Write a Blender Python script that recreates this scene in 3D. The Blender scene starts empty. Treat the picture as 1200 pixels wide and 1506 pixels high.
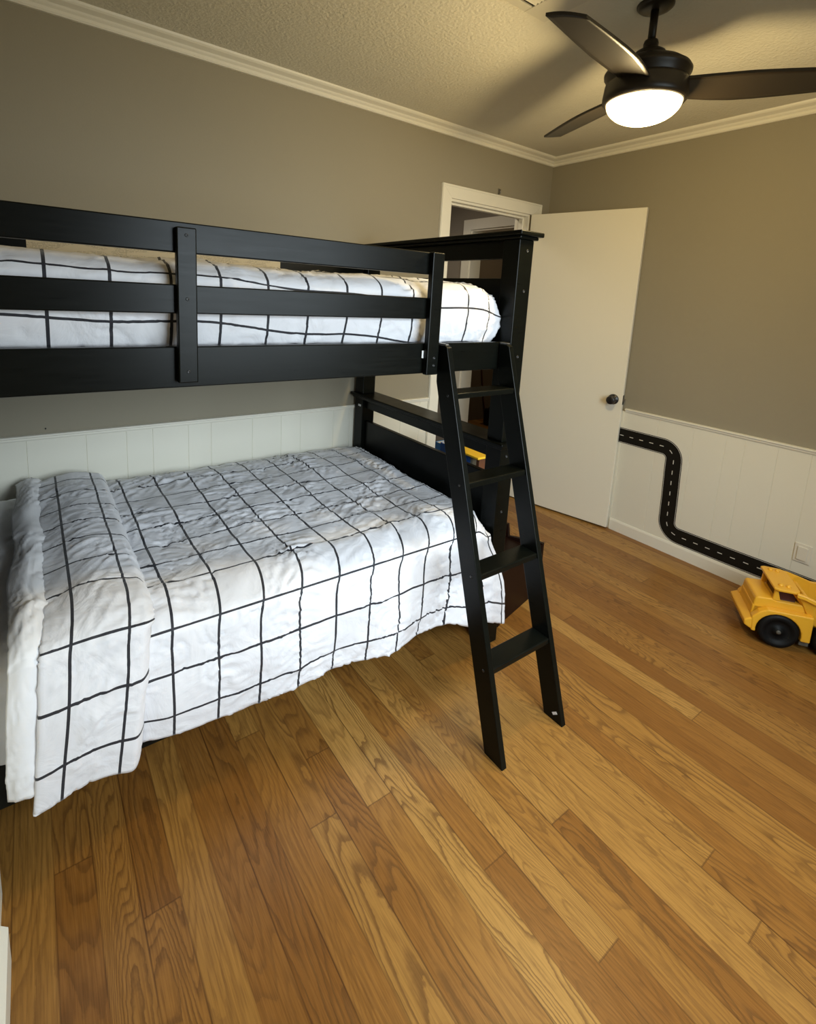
import bpy, bmesh, math, random
from mathutils import Vector, Matrix, noise
random.seed(7)
S = bpy.context.scene
COL = S.collection
PI = math.pi

# ------------------------------------------------------------------ camera, world, lights, exposure
cam_data = bpy.data.cameras.new('camera')
cam = bpy.data.objects.new('camera', cam_data); COL.objects.link(cam); S.camera = cam
yaw, pitch, roll, FPX, CAMH = 0.63260, 0.16990, 0.05400, 741.476, 1.4440
PPX, PPY = 583.69, 562.52
fw = Vector((math.sin(yaw)*math.cos(pitch), math.cos(yaw)*math.cos(pitch), -math.sin(pitch)))
rt = Vector((math.cos(yaw), -math.sin(yaw), 0)); up = rt.cross(fw)
r2 = rt*math.cos(roll)+up*math.sin(roll); u2 = -rt*math.sin(roll)+up*math.cos(roll)
cam.matrix_world = Matrix(((r2.x, u2.x, -fw.x, 0), (r2.y, u2.y, -fw.y, 0), (r2.z, u2.z, -fw.z, CAMH), (0, 0, 0, 1)))
cam_data.sensor_fit = 'HORIZONTAL'; cam_data.sensor_width = 36
cam_data.lens = FPX/1200*36
cam_data.shift_x = (600-PPX)/1200; cam_data.shift_y = (PPY-753)/1200
cam_data.clip_start = 0.01; cam_data.clip_end = 100

S.view_settings.view_transform = 'Standard'; S.view_settings.look = 'None'
S.view_settings.gamma = 1; S.view_settings.use_curve_mapping = False
S.view_settings.exposure = 0.15

W = bpy.data.worlds.new('world'); S.world = W; W.use_nodes = True
wn = W.node_tree.nodes; wl = W.node_tree.links
bg = wn['Background']; bg.inputs[0].default_value = (0.72, 0.86, 0.80, 1); bg.inputs[1].default_value = 0.8

WIN_X0, WIN_X1, WIN_Z0, WIN_Z1, WIN_Y = 0.52, 1.90, 0.80, 2.05, -0.60
def area(name, loc, rot, sx, sy, energy, col, spread=180):
    l = bpy.data.lights.new(name, 'AREA'); l.shape = 'RECTANGLE'; l.size = sx; l.size_y = sy
    l.energy = energy; l.color = col; l.spread = math.radians(spread)
    o = bpy.data.objects.new(name, l); COL.objects.link(o); o.location = loc; o.rotation_euler = rot; return o
# daylight coming in through the window behind the camera
area('window_daylight', ((WIN_X0+WIN_X1)/2, WIN_Y-0.16, (WIN_Z0+WIN_Z1)/2), (math.radians(54), 0, 0),
     WIN_X1-WIN_X0, WIN_Z1-WIN_Z0, 42, (0.80, 0.92, 1.0), 118)
# unseen area lights over the hallway and the side room, no fixtures modelled
area('unseen_hall_light', (2.2, 3.1, 2.40), (0, 0, 0), 0.25, 0.25, 5, (1.0, 0.86, 0.68))
area('unseen_side_room_light', (4.3, 3.4, 2.40), (0, 0, 0), 0.25, 0.25, 4, (1.0, 0.78, 0.52))

# ------------------------------------------------------------------ helpers
def tag(o, label=None, cat=None, group=None, kind=None):
    if label: o['label'] = label
    if cat: o['category'] = cat
    if group: o['group'] = group
    if kind: o['kind'] = kind
    return o
def empty(name, loc=(0, 0, 0), rz=0):
    o = bpy.data.objects.new(name, None); COL.objects.link(o); o.location = loc; o.rotation_euler = (0, 0, rz)
    o.empty_display_size = 0.05; return o
def obj(name, bm, mat, parent=None, smooth=False, bevel=0, segs=2):
    bmesh.ops.recalc_face_normals(bm, faces=bm.faces[:])
    me = bpy.data.meshes.new(name); bm.to_mesh(me); bm.free()
    o = bpy.data.objects.new(name, me); COL.objects.link(o)
    mats = mat if isinstance(mat, (list, tuple)) else [mat]
    for m in mats: me.materials.append(m)
    if parent: o.parent = parent
    if smooth:
        for p in me.polygons: p.use_smooth = True
    if bevel:
        md = o.modifiers.new('bevel', 'BEVEL'); md.width = bevel; md.segments = segs; md.limit_method = 'ANGLE'
        md.angle_limit = math.radians(35); md.harden_normals = False
    return o
def struct(name, bm, mat, **k):
    o = obj(name, bm, mat, **k)
    if not k.get('parent'): o['kind'] = 'structure'
    return o
def box(bm, x0, x1, y0, y1, z0, z1, mi=0):
    v = [bm.verts.new(p) for p in ((x0,y0,z0),(x1,y0,z0),(x1,y1,z0),(x0,y1,z0),(x0,y0,z1),(x1,y0,z1),(x1,y1,z1),(x0,y1,z1))]
    for f in ((3,2,1,0),(4,5,6,7),(0,1,5,4),(1,2,6,5),(2,3,7,6),(3,0,4,7)):
        fc = bm.faces.new([v[i] for i in f]); fc.material_index = mi
    return v
def B(*a):
    bm = bmesh.new(); box(bm, *a); return bm
def prism(bm, pts, axis, a0, a1, mi=0):
    """polygon pts (2D) extruded along axis from a0 to a1. axis x: pts=(y,z); y: (x,z); z: (x,y)"""
    def P(p, a): return {'x': (a, p[0], p[1]), 'y': (p[0], a, p[1]), 'z': (p[0], p[1], a)}[axis]
    A = [bm.verts.new(P(p, a0)) for p in pts]; Z = [bm.verts.new(P(p, a1)) for p in pts]
    n = len(pts); fs = [bm.faces.new(A[::-1]), bm.faces.new(Z)]
    for i in range(n): fs.append(bm.faces.new((A[i], A[(i+1) % n], Z[(i+1) % n], Z[i])))
    for f in fs: f.material_index = mi
    return A, Z
def lathe(bm, prof, cx=0, cy=0, n=48, mi=0, cap=True):
    rings = []
    for r, z in prof:
        rings.append([bm.verts.new((cx+r*math.cos(2*PI*i/n), cy+r*math.sin(2*PI*i/n), z)) for i in range(n)])
    for a, b in zip(rings, rings[1:]):
        for i in range(n):
            f = bm.faces.new((a[i], a[(i+1) % n], b[(i+1) % n], b[i])); f.smooth = True; f.material_index = mi
    if cap:
        bm.faces.new(rings[0][::-1]); bm.faces.new(rings[-1])
def tube(bm, pts, r, n=10):
    pts = [Vector(p) for p in pts]; rings = []
    for i, p in enumerate(pts):
        d = (pts[min(i+1, len(pts)-1)]-pts[max(i-1, 0)]).normalized()
        a = d.orthogonal().normalized() if i == 0 else (rings_a - d*rings_a.dot(d)).normalized()
        rings_a = a; b = d.cross(a)
        rings.append([bm.verts.new(p+a*r*math.cos(2*PI*k/n)+b*r*math.sin(2*PI*k/n)) for k in range(n)])
    for A, Z in zip(rings, rings[1:]):
        for k in range(n):
            f = bm.faces.new((A[k], A[(k+1) % n], Z[(k+1) % n], Z[k])); f.smooth = True
    bm.faces.new(rings[0][::-1]); bm.faces.new(rings[-1])
def lerp(x, tab):
    if x <= tab[0][0]: x0, y0 = tab[0]; x1, y1 = tab[1]
    elif x >= tab[-1][0]: x0, y0 = tab[-2]; x1, y1 = tab[-1]
    else:
        for i in range(len(tab)-1):
            if tab[i][0] <= x <= tab[i+1][0]: (x0, y0), (x1, y1) = tab[i], tab[i+1]; break
    return y0+(y1-y0)*(x-x0)/(x1-x0)
def sstep(a, b, x):
    t = min(1, max(0, (x-a)/(b-a))); return t*t*(3-2*t)

# ------------------------------------------------------------------ materials
class NT:
    def __init__(s, name):
        s.m = bpy.data.materials.new(name); s.m.use_nodes = True; s.t = s.m.node_tree; s.b = s.t.nodes['Principled BSDF']
    def n(s, typ, **k):
        o = s.t.nodes.new(typ)
        for a, v in k.items(): setattr(o, a, v)
        return o
    def l(s, a, b): s.t.links.new(a, b)
    def inp(s, node, i, v):
        if hasattr(v, 'is_output') or isinstance(v, bpy.types.NodeSocket): s.l(v, node.inputs[i])
        else: node.inputs[i].default_value = v
    def math(s, op, a, b=0.0, c=0.0):
        o = s.n('ShaderNodeMath', operation=op); s.inp(o, 0, a); s.inp(o, 1, b); s.inp(o, 2, c); return o.outputs[0]
    def comb(s, x, y, z):
        o = s.n('ShaderNodeCombineXYZ'); s.inp(o, 0, x); s.inp(o, 1, y); s.inp(o, 2, z); return o.outputs[0]
    def mix(s, f, a, b, mode='MIX'):
        o = s.n('ShaderNodeMix', data_type='RGBA', blend_type=mode); s.inp(o, 0, f)
        s.inp(o, 6, a if not isinstance(a, tuple) else (*a, 1)); s.inp(o, 7, b if not isinstance(b, tuple) else (*b, 1)); return o.outputs[2]
    def noise(s, vec, scale, detail=2, rough=0.5):
        o = s.n('ShaderNodeTexNoise'); s.inp(o, 'Vector', vec); s.inp(o, 'Scale', scale); s.inp(o, 'Detail', detail); s.inp(o, 'Roughness', rough); return o.outputs[0]
    def ramp(s, f, stops):
        o = s.n('ShaderNodeValToRGB'); s.inp(o, 0, f); e = o.color_ramp.elements
        while len(e) < len(stops): e.new(0.5)
        for i, (p, c) in enumerate(stops):
            e[i].position = p; e[i].color = (*c, 1) if isinstance(c, tuple) else (c, c, c, 1)
        return o.outputs[0]
    def bump(s, h, strength, dist):
        o = s.n('ShaderNodeBump'); s.inp(o, 'Height', h); s.inp(o, 'Strength', strength); s.inp(o, 'Distance', dist); s.l(o.outputs[0], s.b.inputs['Normal'])
    def set(s, **k):
        for a, v in k.items(): s.inp(s.b, a.replace('_', ' '), v if not (isinstance(v, tuple) and len(v) == 3) else (*v, 1))
        return s
def simple(name, col, rough=0.5, metal=0, spec=0.5, vary=0.06, nscale=8, bump=0, bscale=60, bdist=0.002):
    t = NT(name); tc = t.n('ShaderNodeTexCoord').outputs['Object']
    f = t.noise(tc, nscale, 3)
    a = tuple(c*(1-vary) for c in col); b = tuple(min(1, c*(1+vary)) for c in col)
    t.set(Base_Color=t.mix(f, a, b), Roughness=rough, Metallic=metal)
    t.b.inputs['Specular IOR Level'].default_value = spec
    if bump: t.bump(t.noise(tc, bscale, 3), bump, bdist)
    return t.m

M_wall = simple('wall_paint', (0.285, 0.254, 0.186), 0.75, vary=0.03, nscale=2, bump=0.25, bscale=140, bdist=0.001)
M_ceil = simple('ceiling_texture', (0.68, 0.65, 0.55), 0.9, vary=0.03, nscale=3, bump=0.7, bscale=85, bdist=0.006)
M_white = simple('white_trim_paint', (0.78, 0.75, 0.65), 0.4, vary=0.02, nscale=3)
M_wains = simple('white_panelling_paint', (0.75, 0.725, 0.62), 0.45, vary=0.02, nscale=4, bump=0.1, bscale=40)
M_door = simple('door_paint', (0.78, 0.735, 0.61), 0.35, vary=0.015, nscale=2)
M_iron = simple('black_metal', (0.012, 0.011, 0.011), 0.35, vary=0.1)
M_brass = simple('brushed_metal', (0.35, 0.33, 0.30), 0.35, metal=0.9)
M_cloth = simple('white_cotton', (0.80, 0.80, 0.82), 0.85, vary=0.02, bump=0.35, bscale=25, bdist=0.004)
M_bronze = simple('bronze_fan_metal', (0.018, 0.013, 0.008), 0.36, metal=0.0, spec=0.35, vary=0.1)
M_blade = simple('dark_fan_blade', (0.014, 0.010, 0.006), 0.36, spec=0.4, vary=0.15, nscale=12)
M_yellow = simple('yellow_plastic', (0.78, 0.40, 0.025), 0.35, vary=0.04)
M_blackp = simple('black_plastic', (0.004, 0.004, 0.004), 0.55, spec=0.2, vary=0.1)
M_greyp = simple('grey_plastic', (0.09, 0.085, 0.07), 0.5)
M_vinyl = simple('black_road_vinyl', (0.008, 0.007, 0.005), 0.6, spec=0.2, vary=0.15, nscale=60)
M_vwhite = simple('white_road_marking', (0.62, 0.60, 0.54), 0.6)
M_plate = simple('switch_plate_plastic', (0.72, 0.68, 0.58), 0.35)
M_sticker = simple('white_sticker', (0.75, 0.75, 0.75), 0.6)
M_vent = simple('vent_paint', (0.58, 0.55, 0.46), 0.5)
M_dark = simple('vent_shade_black', (0.012, 0.011, 0.010), 0.9)
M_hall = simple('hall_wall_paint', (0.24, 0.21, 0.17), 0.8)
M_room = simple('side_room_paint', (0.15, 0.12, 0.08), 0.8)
M_brown = simple('dark_walnut', (0.010, 0.0035, 0.002), 0.45, spec=0.15, vary=0.25, nscale=14)
M_bolt = simple('dark_bolt_metal', (0.05, 0.05, 0.05), 0.35, metal=0.7)
M_cord = simple('reddish_cord', (0.09, 0.03, 0.02), 0.5)

def m_blackwood():
    t = NT('black_painted_wood'); tc = t.n('ShaderNodeTexCoord').outputs['Object']
    mp = t.n('ShaderNodeMapping'); mp.inputs['Scale'].default_value = (2.0, 2.0, 26.0); t.l(tc, mp.inputs[0])
    g = t.noise(mp.outputs[0], 6, 4, 0.6)
    t.set(Base_Color=t.mix(g, (0.0018, 0.0021, 0.0015), (0.0048, 0.0056, 0.0040)), Roughness=t.math('MULTIPLY_ADD', g, 0.12, 0.24))
    t.b.inputs['Specular IOR Level'].default_value = 0.14
    t.bump(g, 0.06, 0.001); return t.m
M_black = m_blackwood()

def m_floor():
    t = NT('oak_strip_floor'); tc = t.n('ShaderNodeTexCoord').outputs['Object']
    sp = t.n('ShaderNodeSeparateXYZ'); t.l(tc, sp.inputs[0]); x, y = sp.outputs[0], sp.outputs[1]
    PW = 0.0815
    xs = t.math('DIVIDE', t.math('ADD', x, 5.0-0.272+PW*0.35), PW)
    ix = t.math('FLOOR', xs); fx = t.math('SUBTRACT', xs, ix)
    wn1 = t.n('ShaderNodeTexWhiteNoise', noise_dimensions='1D'); t.l(ix, wn1.inputs['W'])
    ys = t.math('ADD', t.math('DIVIDE', y, 2.1), t.math('MULTIPLY', wn1.outputs[0], 7.3))
    iy = t.math('FLOOR', ys); fy = t.math('SUBTRACT', ys, iy)
    wn2 = t.n('ShaderNodeTexWhiteNoise', noise_dimensions='2D'); t.l(t.comb(ix, iy, 0.0), wn2.inputs['Vector'])
    sp2 = t.n('ShaderNodeSeparateColor'); t.l(wn2.outputs[1], sp2.inputs[0]); r1, r2, r3 = sp2.outputs
    # per-board shifted space
    bx = t.math('ADD', x, t.math('MULTIPLY', r1, 31.0)); by = t.math('ADD', y, t.math('MULTIPLY', r2, 47.0))
    base = t.noise(t.comb(t.math('MULTIPLY', bx, 9.5), t.math('MULTIPLY', by, 1.35), r3), 1.0, 1.5, 0.45)
    wob = t.noise(t.comb(t.math('MULTIPLY', bx, 50.0), t.math('MULTIPLY', by, 26.0), r3), 1.0, 3, 0.6)
    fld = t.math('ADD', base, t.math('MULTIPLY', wob, 0.030))
    rings = t.math('FRACT', t.math('MULTIPLY', fld, t.math('MULTIPLY_ADD', r3, 26.0, 14.0)))
    ring = t.ramp(rings, [(0.0, 0.0), (0.12, 0.10), (0.38, 0.80), (0.70, 1.0), (0.93, 0.85), (1.0, 0.0)])
    fib = t.noise(t.comb(t.math('MULTIPLY', bx, 330.0), t.math('MULTIPLY', by, 7.0), r1), 1.0, 4, 0.65)
    fibc = t.ramp(fib, [(0.30, 0.0), (0.70, 1.0)])
    pores = t.ramp(t.noise(t.comb(t.math('MULTIPLY', bx, 240.0), t.math('MULTIPLY', by, 11.0), r2), 1.0, 2), [(0.36, 0.0), (0.50, 1.0)])
    tone = t.ramp(r1, [(0.0, (0.190, 0.072, 0.011)), (0.30, (0.270, 0.117, 0.021)), (0.7, (0.340, 0.165, 0.034)), (1.0, (0.450, 0.245, 0.062))])
    dark = t.mix(0.82, tone, (0.055, 0.016, 0.002))
    ns = t.noise(t.comb(t.math('MULTIPLY', bx, 5.0), t.math('MULTIPLY', by, 0.8), r2), 1.0, 1)
    amt = t.math('MAXIMUM', t.math('MINIMUM', t.math('ADD', t.math('MULTIPLY_ADD', ns, 1.6, -0.50), t.math('MULTIPLY', r2, 0.75)), 0.95), 0.10)
    c = t.mix(t.math('MULTIPLY', t.math('SUBTRACT', 1.0, ring), amt), tone, dark)
    c = t.mix(t.math('MULTIPLY', t.math('SUBTRACT', 1.0, pores), 0.42), c, dark)
    c = t.mix(t.math('MULTIPLY', t.math('SUBTRACT', 1.0, fibc), 0.36), c, dark)
    c = t.mix(t.math('MULTIPLY', fibc, 0.16), c, (0.50, 0.27, 0.09))
    big = t.noise(t.comb(t.math('MULTIPLY', x, 1.3), t.math('MULTIPLY', y, 1.3), 0.0), 1.0, 3)
    c = t.mix(t.math('MULTIPLY', big, 0.25), c, (0.17, 0.065, 0.010))
    # seams
    ex = t.math('MINIMUM', fx, t.math('SUBTRACT', 1.0, fx))
    sx = t.ramp(ex, [(0.0, 1.0), (0.012, 0.85), (0.030, 0.0)])
    sx = t.math('MULTIPLY', sx, t.ramp(t.noise(t.comb(t.math('MULTIPLY', x, 9.0), t.math('MULTIPLY', y, 2.2), 0.0), 1.0, 2), [(0.35, 0.25), (0.62, 1.0)]))
    ey = t.math('MINIMUM', fy, t.math('SUBTRACT', 1.0, fy)); sy = t.math('MULTIPLY', t.math('LESS_THAN', ey, 0.0009), 0.6)
    seam = t.math('MAXIMUM', sx, sy)
    c = t.mix(t.math('MULTIPLY', seam, 0.80), c, (0.050, 0.016, 0.004))
    t.set(Base_Color=c, Roughness=t.math('MULTIPLY_ADD', ring, -0.05, 0.40))
    t.b.inputs['Specular IOR Level'].default_value = 0.32
    t.bump(t.math('SUBTRACT', t.math('MULTIPLY', fib, 0.15), seam), 0.10, 0.001)
    return t.m
M_floor = m_floor()

def m_grid(name, base=(0.75, 0.75, 0.785)):
    t = NT(name); uv = t.n('ShaderNodeUVMap').outputs[0]
    sp = t.n('ShaderNodeSeparateXYZ'); t.l(uv, sp.inputs[0])
    def line(a, hw):
        f = t.math('FRACT', t.math('ADD', a, 0.5)); d = t.math('ABSOLUTE', t.math('SUBTRACT', f, 0.5)); return t.math('LESS_THAN', d, hw)
    k = t.math('MAXIMUM', line(sp.outputs[0], 0.029), line(sp.outputs[1], 0.026))
    tc = t.n('ShaderNodeTexCoord').outputs['Object']
    c = t.mix(t.noise(tc, 5, 3), tuple(v*0.97 for v in base), base)
    t.set(Base_Color=t.mix(k, c, (0.012, 0.012, 0.018)), Roughness=0.72)
    t.b.inputs['Sheen Weight'].default_value = 0.15
    w = t.n('ShaderNodeTexNoise'); t.l(tc, w.inputs['Vector']); w.inputs['Scale'].default_value = 9; w.inputs['Detail'].default_value = 5; w.inputs['Distortion'].default_value = 1.2
    t.bump(w.outputs[0], 0.55, 0.014); return t.m
M_grid = m_grid('white_windowpane_check_fabric')

def m_label():
    t = NT('printed_paper'); tc = t.n('ShaderNodeTexCoord').outputs['Object']
    sp = t.n('ShaderNodeSeparateXYZ'); t.l(tc, sp.inputs[0])
    rows = t.math('LESS_THAN', t.math('FRACT', t.math('MULTIPLY', sp.outputs[2], 210.0)), 0.42)
    words = t.math('GREATER_THAN', t.noise(t.comb(t.math('MULTIPLY', sp.outputs[0], 190.0), t.math('MULTIPLY', sp.outputs[2], 210.0), 0.0), 1.0, 2), 0.47)
    blk = t.math('GREATER_THAN', t.noise(t.comb(t.math('MULTIPLY', sp.outputs[0], 9.0), t.math('MULTIPLY', sp.outputs[2], 40.0), 0.0), 1.0, 1), 0.46)
    k = t.math('MULTIPLY', t.math('MULTIPLY', rows, words), t.math('MULTIPLY', blk, 0.55))
    t.set(Base_Color=t.mix(k, (0.62, 0.53, 0.36), (0.10, 0.08, 0.05)), Roughness=0.6); return t.m
M_label = m_label()

def m_emit():
    t = NT('glowing_glass'); t.set(Base_Color=(1.0, 0.9, 0.75), Roughness=0.3)
    t.b.inputs['Emission Color'].default_value = (1.0, 0.74, 0.36, 1); t.b.inputs['Emission Strength'].default_value = 5; return t.m
M_glow = m_emit()

# ------------------------------------------------------------------ room shell
YB, XR, CZ = 2.4355, 3.0486, 2.443
XL1, XL2, YJ = -0.150, -0.56, 1.290       # left wall: closet side near the camera, set-back beside the bed
YF = WIN_Y
DX0, DX1, DH = 2.112, 2.850, 2.045        # door opening in the back wall
WT = 0.12
bm = bmesh.new(); box(bm, -0.7, 6.0, YF-0.3, 5.2, -0.05, 0.0); struct('floor', bm, M_floor)
bm = bmesh.new(); box(bm, -0.7, 6.0, YF-0.3, 5.2, CZ, CZ+0.08); struct('ceiling', bm, M_ceil)
bm = bmesh.new()
box(bm, XL2-0.12, DX0, YB, YB+WT, 0, CZ); box(bm, DX1, XR+0.12, YB, YB+WT, 0, CZ); box(bm, DX0, DX1, YB, YB+WT, DH, CZ)
struct('wall_back', bm, M_wall)
bm = B(XR, XR+0.12, YF-0.12, YB, 0, CZ); struct('wall_right', bm, M_wall)
bm = B(XL2-0.12, XL2, YJ, YB, 0, CZ); struct('wall_left', bm, M_wall)
bm = B(XL1-0.12, XL1, YF-0.12, YJ-0.12, 0, CZ); box(bm, XL2-0.12, XL1, YJ-0.12, YJ, 0, CZ); struct('wall_closet', bm, M_wall)
bm = bmesh.new()
box(bm, XL1, WIN_X0, YF-0.12, YF, 0, CZ); box(bm, WIN_X1, XR, YF-0.12, YF, 0, CZ)
box(bm, WIN_X0, WIN_X1, YF-0.12, YF, 0, WIN_Z0); box(bm, WIN_X0, WIN_X1, YF-0.12, YF, WIN_Z1, CZ)
struct('wall_front', bm, M_wall)
# window behind the camera
w1 = empty('window_1', ((WIN_X0+WIN_X1)/2, YF-0.06, WIN_Z0)); w1['kind'] = 'structure'
cx = (WIN_X0+WIN_X1)/2; hw = (WIN_X1-WIN_X0)/2; hh = WIN_Z1-WIN_Z0
bm = bmesh.new()
box(bm, -hw, -hw+0.05, -0.03, 0.03, 0, hh); box(bm, hw-0.05, hw, -0.03, 0.03, 0, hh)
box(bm, -hw+0.05, hw-0.05, -0.03, 0.03, 0, 0.05); box(bm, -hw+0.05, hw-0.05, -0.03, 0.03, hh-0.05, hh)
box(bm, -0.025, 0.025, -0.03, 0.03, 0.05, hh-0.05)
obj('window_frame', bm, M_white, w1)
# hall and side room
YH0, YH1, XH = YB+WT, 4.6, 3.12
bm = bmesh.new()
H0, H1 = 2.72, 3.29                       # side doorway in the hall's right wall
box(bm, XH, XH+0.12, YH0, H0, 0, CZ); box(bm, XH, XH+0.12, H1, YH1, 0, CZ); box(bm, XH, XH+0.12, H0, H1, 2.035, CZ)
box(bm, 0.9, XH, 3.75, 3.87, 0, CZ); box(bm, 0.8, 0.9, YH0, 3.87, 0, CZ)
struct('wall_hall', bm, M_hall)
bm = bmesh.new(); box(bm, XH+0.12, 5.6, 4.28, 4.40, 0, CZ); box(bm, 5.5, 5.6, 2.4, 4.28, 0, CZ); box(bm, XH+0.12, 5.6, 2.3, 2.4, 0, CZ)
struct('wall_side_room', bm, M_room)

# crown moulding: stepped profile swept along back, right, left walls
prof = [(0, 0), (0.012, 0), (0.017, 0.006), (0.017, 0.017), (0.024, 0.022), (0.026, 0.024), (0.030, 0.030), (0.052, 0.038), (0.058, 0.044), (0.060, 0.052), (0, 0.052)]
z0 = CZ-0.052
pr = [(d, z0+h) for d, h in prof]
bm = bmesh.new()
def sweep(bm, path, prof, inward):
    """prof (d,z): d distance off the wall; path: list of (x,y) wall corners with per-point miter direction"""
    rings = [[bm.verts.new((p[0]+m[0]*d, p[1]+m[1]*d, z)) for d, z in prof] for p, m in zip(path, inward)]
    n = len(prof)
    for A, Z in zip(rings, rings[1:]):
        for i in range(n): bm.faces.new((A[i], A[(i+1) % n], Z[(i+1) % n], Z[i]))
    bm.faces.new(rings[0]); bm.faces.new(rings[-1][::-1])
sweep(bm, [(XL2, YB), (XR, YB), (XR, YF), (XL1, YF), (XL1, YJ), (XL2, YJ), (XL2, YB)], pr,
      [(1, -1), (-1, -1), (-1, 1), (1, 1), (1, 1), (1, 1), (1, -1)])
struct('trim_1', bm, M_white)
# chair rail
CR = 0.8170
rp = [(0, CR-0.024), (0.010, CR-0.024), (0.013, CR-0.018), (0.013, CR-0.012), (0.020, CR-0.008), (0.020, CR-0.002), (0.014, CR), (0, CR)]
bm = bmesh.new()
sweep(bm, [(XL2, YB), (DX0-0.079, YB)], rp, [(0, -1)]*2)
sweep(bm, [(XR, 1.672), (XR, YF)], rp, [(-1, 0)]*2)
sweep(bm, [(XR, 2.40), (XR, 1.98)], [(d*0.8, z) for d, z in rp], [(-1, 0)]*2)
sweep(bm, [(XL1, YJ), (XL1, YF)], rp, [(1, 0)]*2)
struct('trim_2', bm, M_white)
# wainscot panelling, random-width boards with grooves
bm = bmesh.new()
def boards(bm, cuts, along, wall, z0, z1, th, sgn):
    g = 0.0014
    for a, b in zip(cuts, cuts[1:]):
        if along == 'x': prism(bm, [(a, wall), (a, wall+sgn*(th-g*1.5)), (a+g, wall+sgn*th), (b-g, wall+sgn*th), (b, wall+sgn*(th-g*1.5)), (b, wall)], 'z', z0, z1)
        else: prism(bm, [(wall, a), (wall+sgn*(th-g*1.5), a), (wall+sgn*th, a+g), (wall+sgn*th, b-g), (wall+sgn*(th-g*1.5), b), (wall, b)], 'z', z0, z1)
boards(bm, [XL2, -0.40, -0.25, -0.041, 0.164, 0.316, 0.422, 0.576, 0.681, 0.885, 1.04, 1.15, 1.35, 1.455, 1.61, 1.82, 1.97, DX0-0.079], 'x', YB, 0, CR-0.02, 0.008, -1)
boards(bm, [YF, -0.4, -0.2, 0.05, 0.2, 0.35, 0.6, 0.71, 0.848, 0.995, 1.087, 1.255, 1.457, 1.677, 1.80, 2.0, 2.2, YB-0.02], 'y', XR, 0, CR-0.02, 0.006, -1)
struct('trim_3', bm, M_wains)
bm = bmesh.new()
boards(bm, [YF, -0.4, -0.2, 0.0, 0.15, 0.35, 0.5, 0.7, 0.85, 1.0, 1.13, YJ], 'y', XL1, 0, CR-0.02, 0.008, 1)
struct('trim_6', bm, M_wains)
# baseboards
bp_ = [(0, 0), (0.014, 0), (0.014, 0.064), (0.010, 0.075), (0, 0.075)]
bm = bmesh.new(); sweep(bm, [(XL2, YB), (DX0-0.079, YB)], [(d+0.0, z) for d, z in bp_], [(0, -1)]*2); struct('baseboard_back', bm, M_white)
bm = bmesh.new(); sweep(bm, [(XR, 1.68), (XR, YF)], bp_, [(-1, 0)]*2); sweep(bm, [(XR, 2.40), (XR, 1.98)], bp_, [(-1, 0)]*2); struct('baseboard_right', bm, M_white)
bl = [(0, 0), (0.030, 0), (0.030, 0.09), (0.02, 0.105), (0, 0.105)]
bm = bmesh.new(); sweep(bm, [(XL1, YJ), (XL1, 1.13)], [(min(d, 0.020), z) for d, z in bl], [(1, 0)]*2)
sweep(bm, [(XL1, 1.13), (XL1, YF)], [(d*1.35, z) for d, z in bl], [(1, 0)]*2); struct('baseboard_left', bm, M_white)
# door casing (back wall) and jamb
bm = bmesh.new()
cw = 0.079; yo = YB-0.017
def casing(bm, x0, x1, h, w, y0, y1):
    prism(bm, [(x0-w, 0), (x0-w, h+w), (x0, h), (x0, 0)], 'y', y0, y1)
    prism(bm, [(x1+w, 0), (x1+w, h+w), (x1, h), (x1, 0)][::-1], 'y', y0, y1)
    prism(bm, [(x0-w, h+w), (x1+w, h+w), (x1, h), (x0, h)], 'y', y0, y1)
casing(bm, DX0, DX1+0.02, DH, cw, yo, YB)
casing(bm, DX0-cw+0.014, DX1+0.02+cw-0.014, DH+cw-0.014, 0.012, yo-0.005, yo)
struct('trim_4', bm, M_white, bevel=0.002)
bm = bmesh.new()   # jamb lining with stop
box(bm, DX0, DX0+0.014, YB, YB+WT, 0, DH); box(bm, DX1-0.014, DX1, YB, YB+WT, 0, DH); box(bm, DX0+0.014, DX1-0.014, YB, YB+WT, DH-0.014, DH)
box(bm, DX0+0.014, DX0+0.026, YB+0.04, YB+0.075, 0, DH-0.014); box(bm, DX1-0.026, DX1-0.014, YB+0.04, YB+0.075, 0, DH-0.014)
box(bm, DX0+0.026, DX1-0.026, YB+0.04, YB+0.075, DH-0.026, DH-0.014)
struct('trim_5', bm, M_white)
bm = bmesh.new()   # casing of the hall's side doorway
def casing_y(bm, y0, y1, h, w, x0, x1):
    prism(bm, [(y0-w, 0), (y0-w, h+w), (y0, h), (y0, 0)], 'x', x0, x1)
    prism(bm, [(y1+w, 0), (y1+w, h+w), (y1, h), (y1, 0)][::-1], 'x', x0, x1)
    prism(bm, [(y0-w, h+w), (y1+w, h+w), (y1, h), (y0, h)], 'x', x0, x1)
casing_y(bm, H0, H1, 2.035, 0.085, XH-0.016, XH)
box(bm, XH, XH+0.12, H1-0.014, H1, 0, 2.035); box(bm, XH, XH+0.12, H0, H0+0.014, 0, 2.035); box(bm, XH, XH+0.12, H0+0.014, H1-0.014, 2.021, 2.035)
struct('trim_7', bm, M_white)

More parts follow.
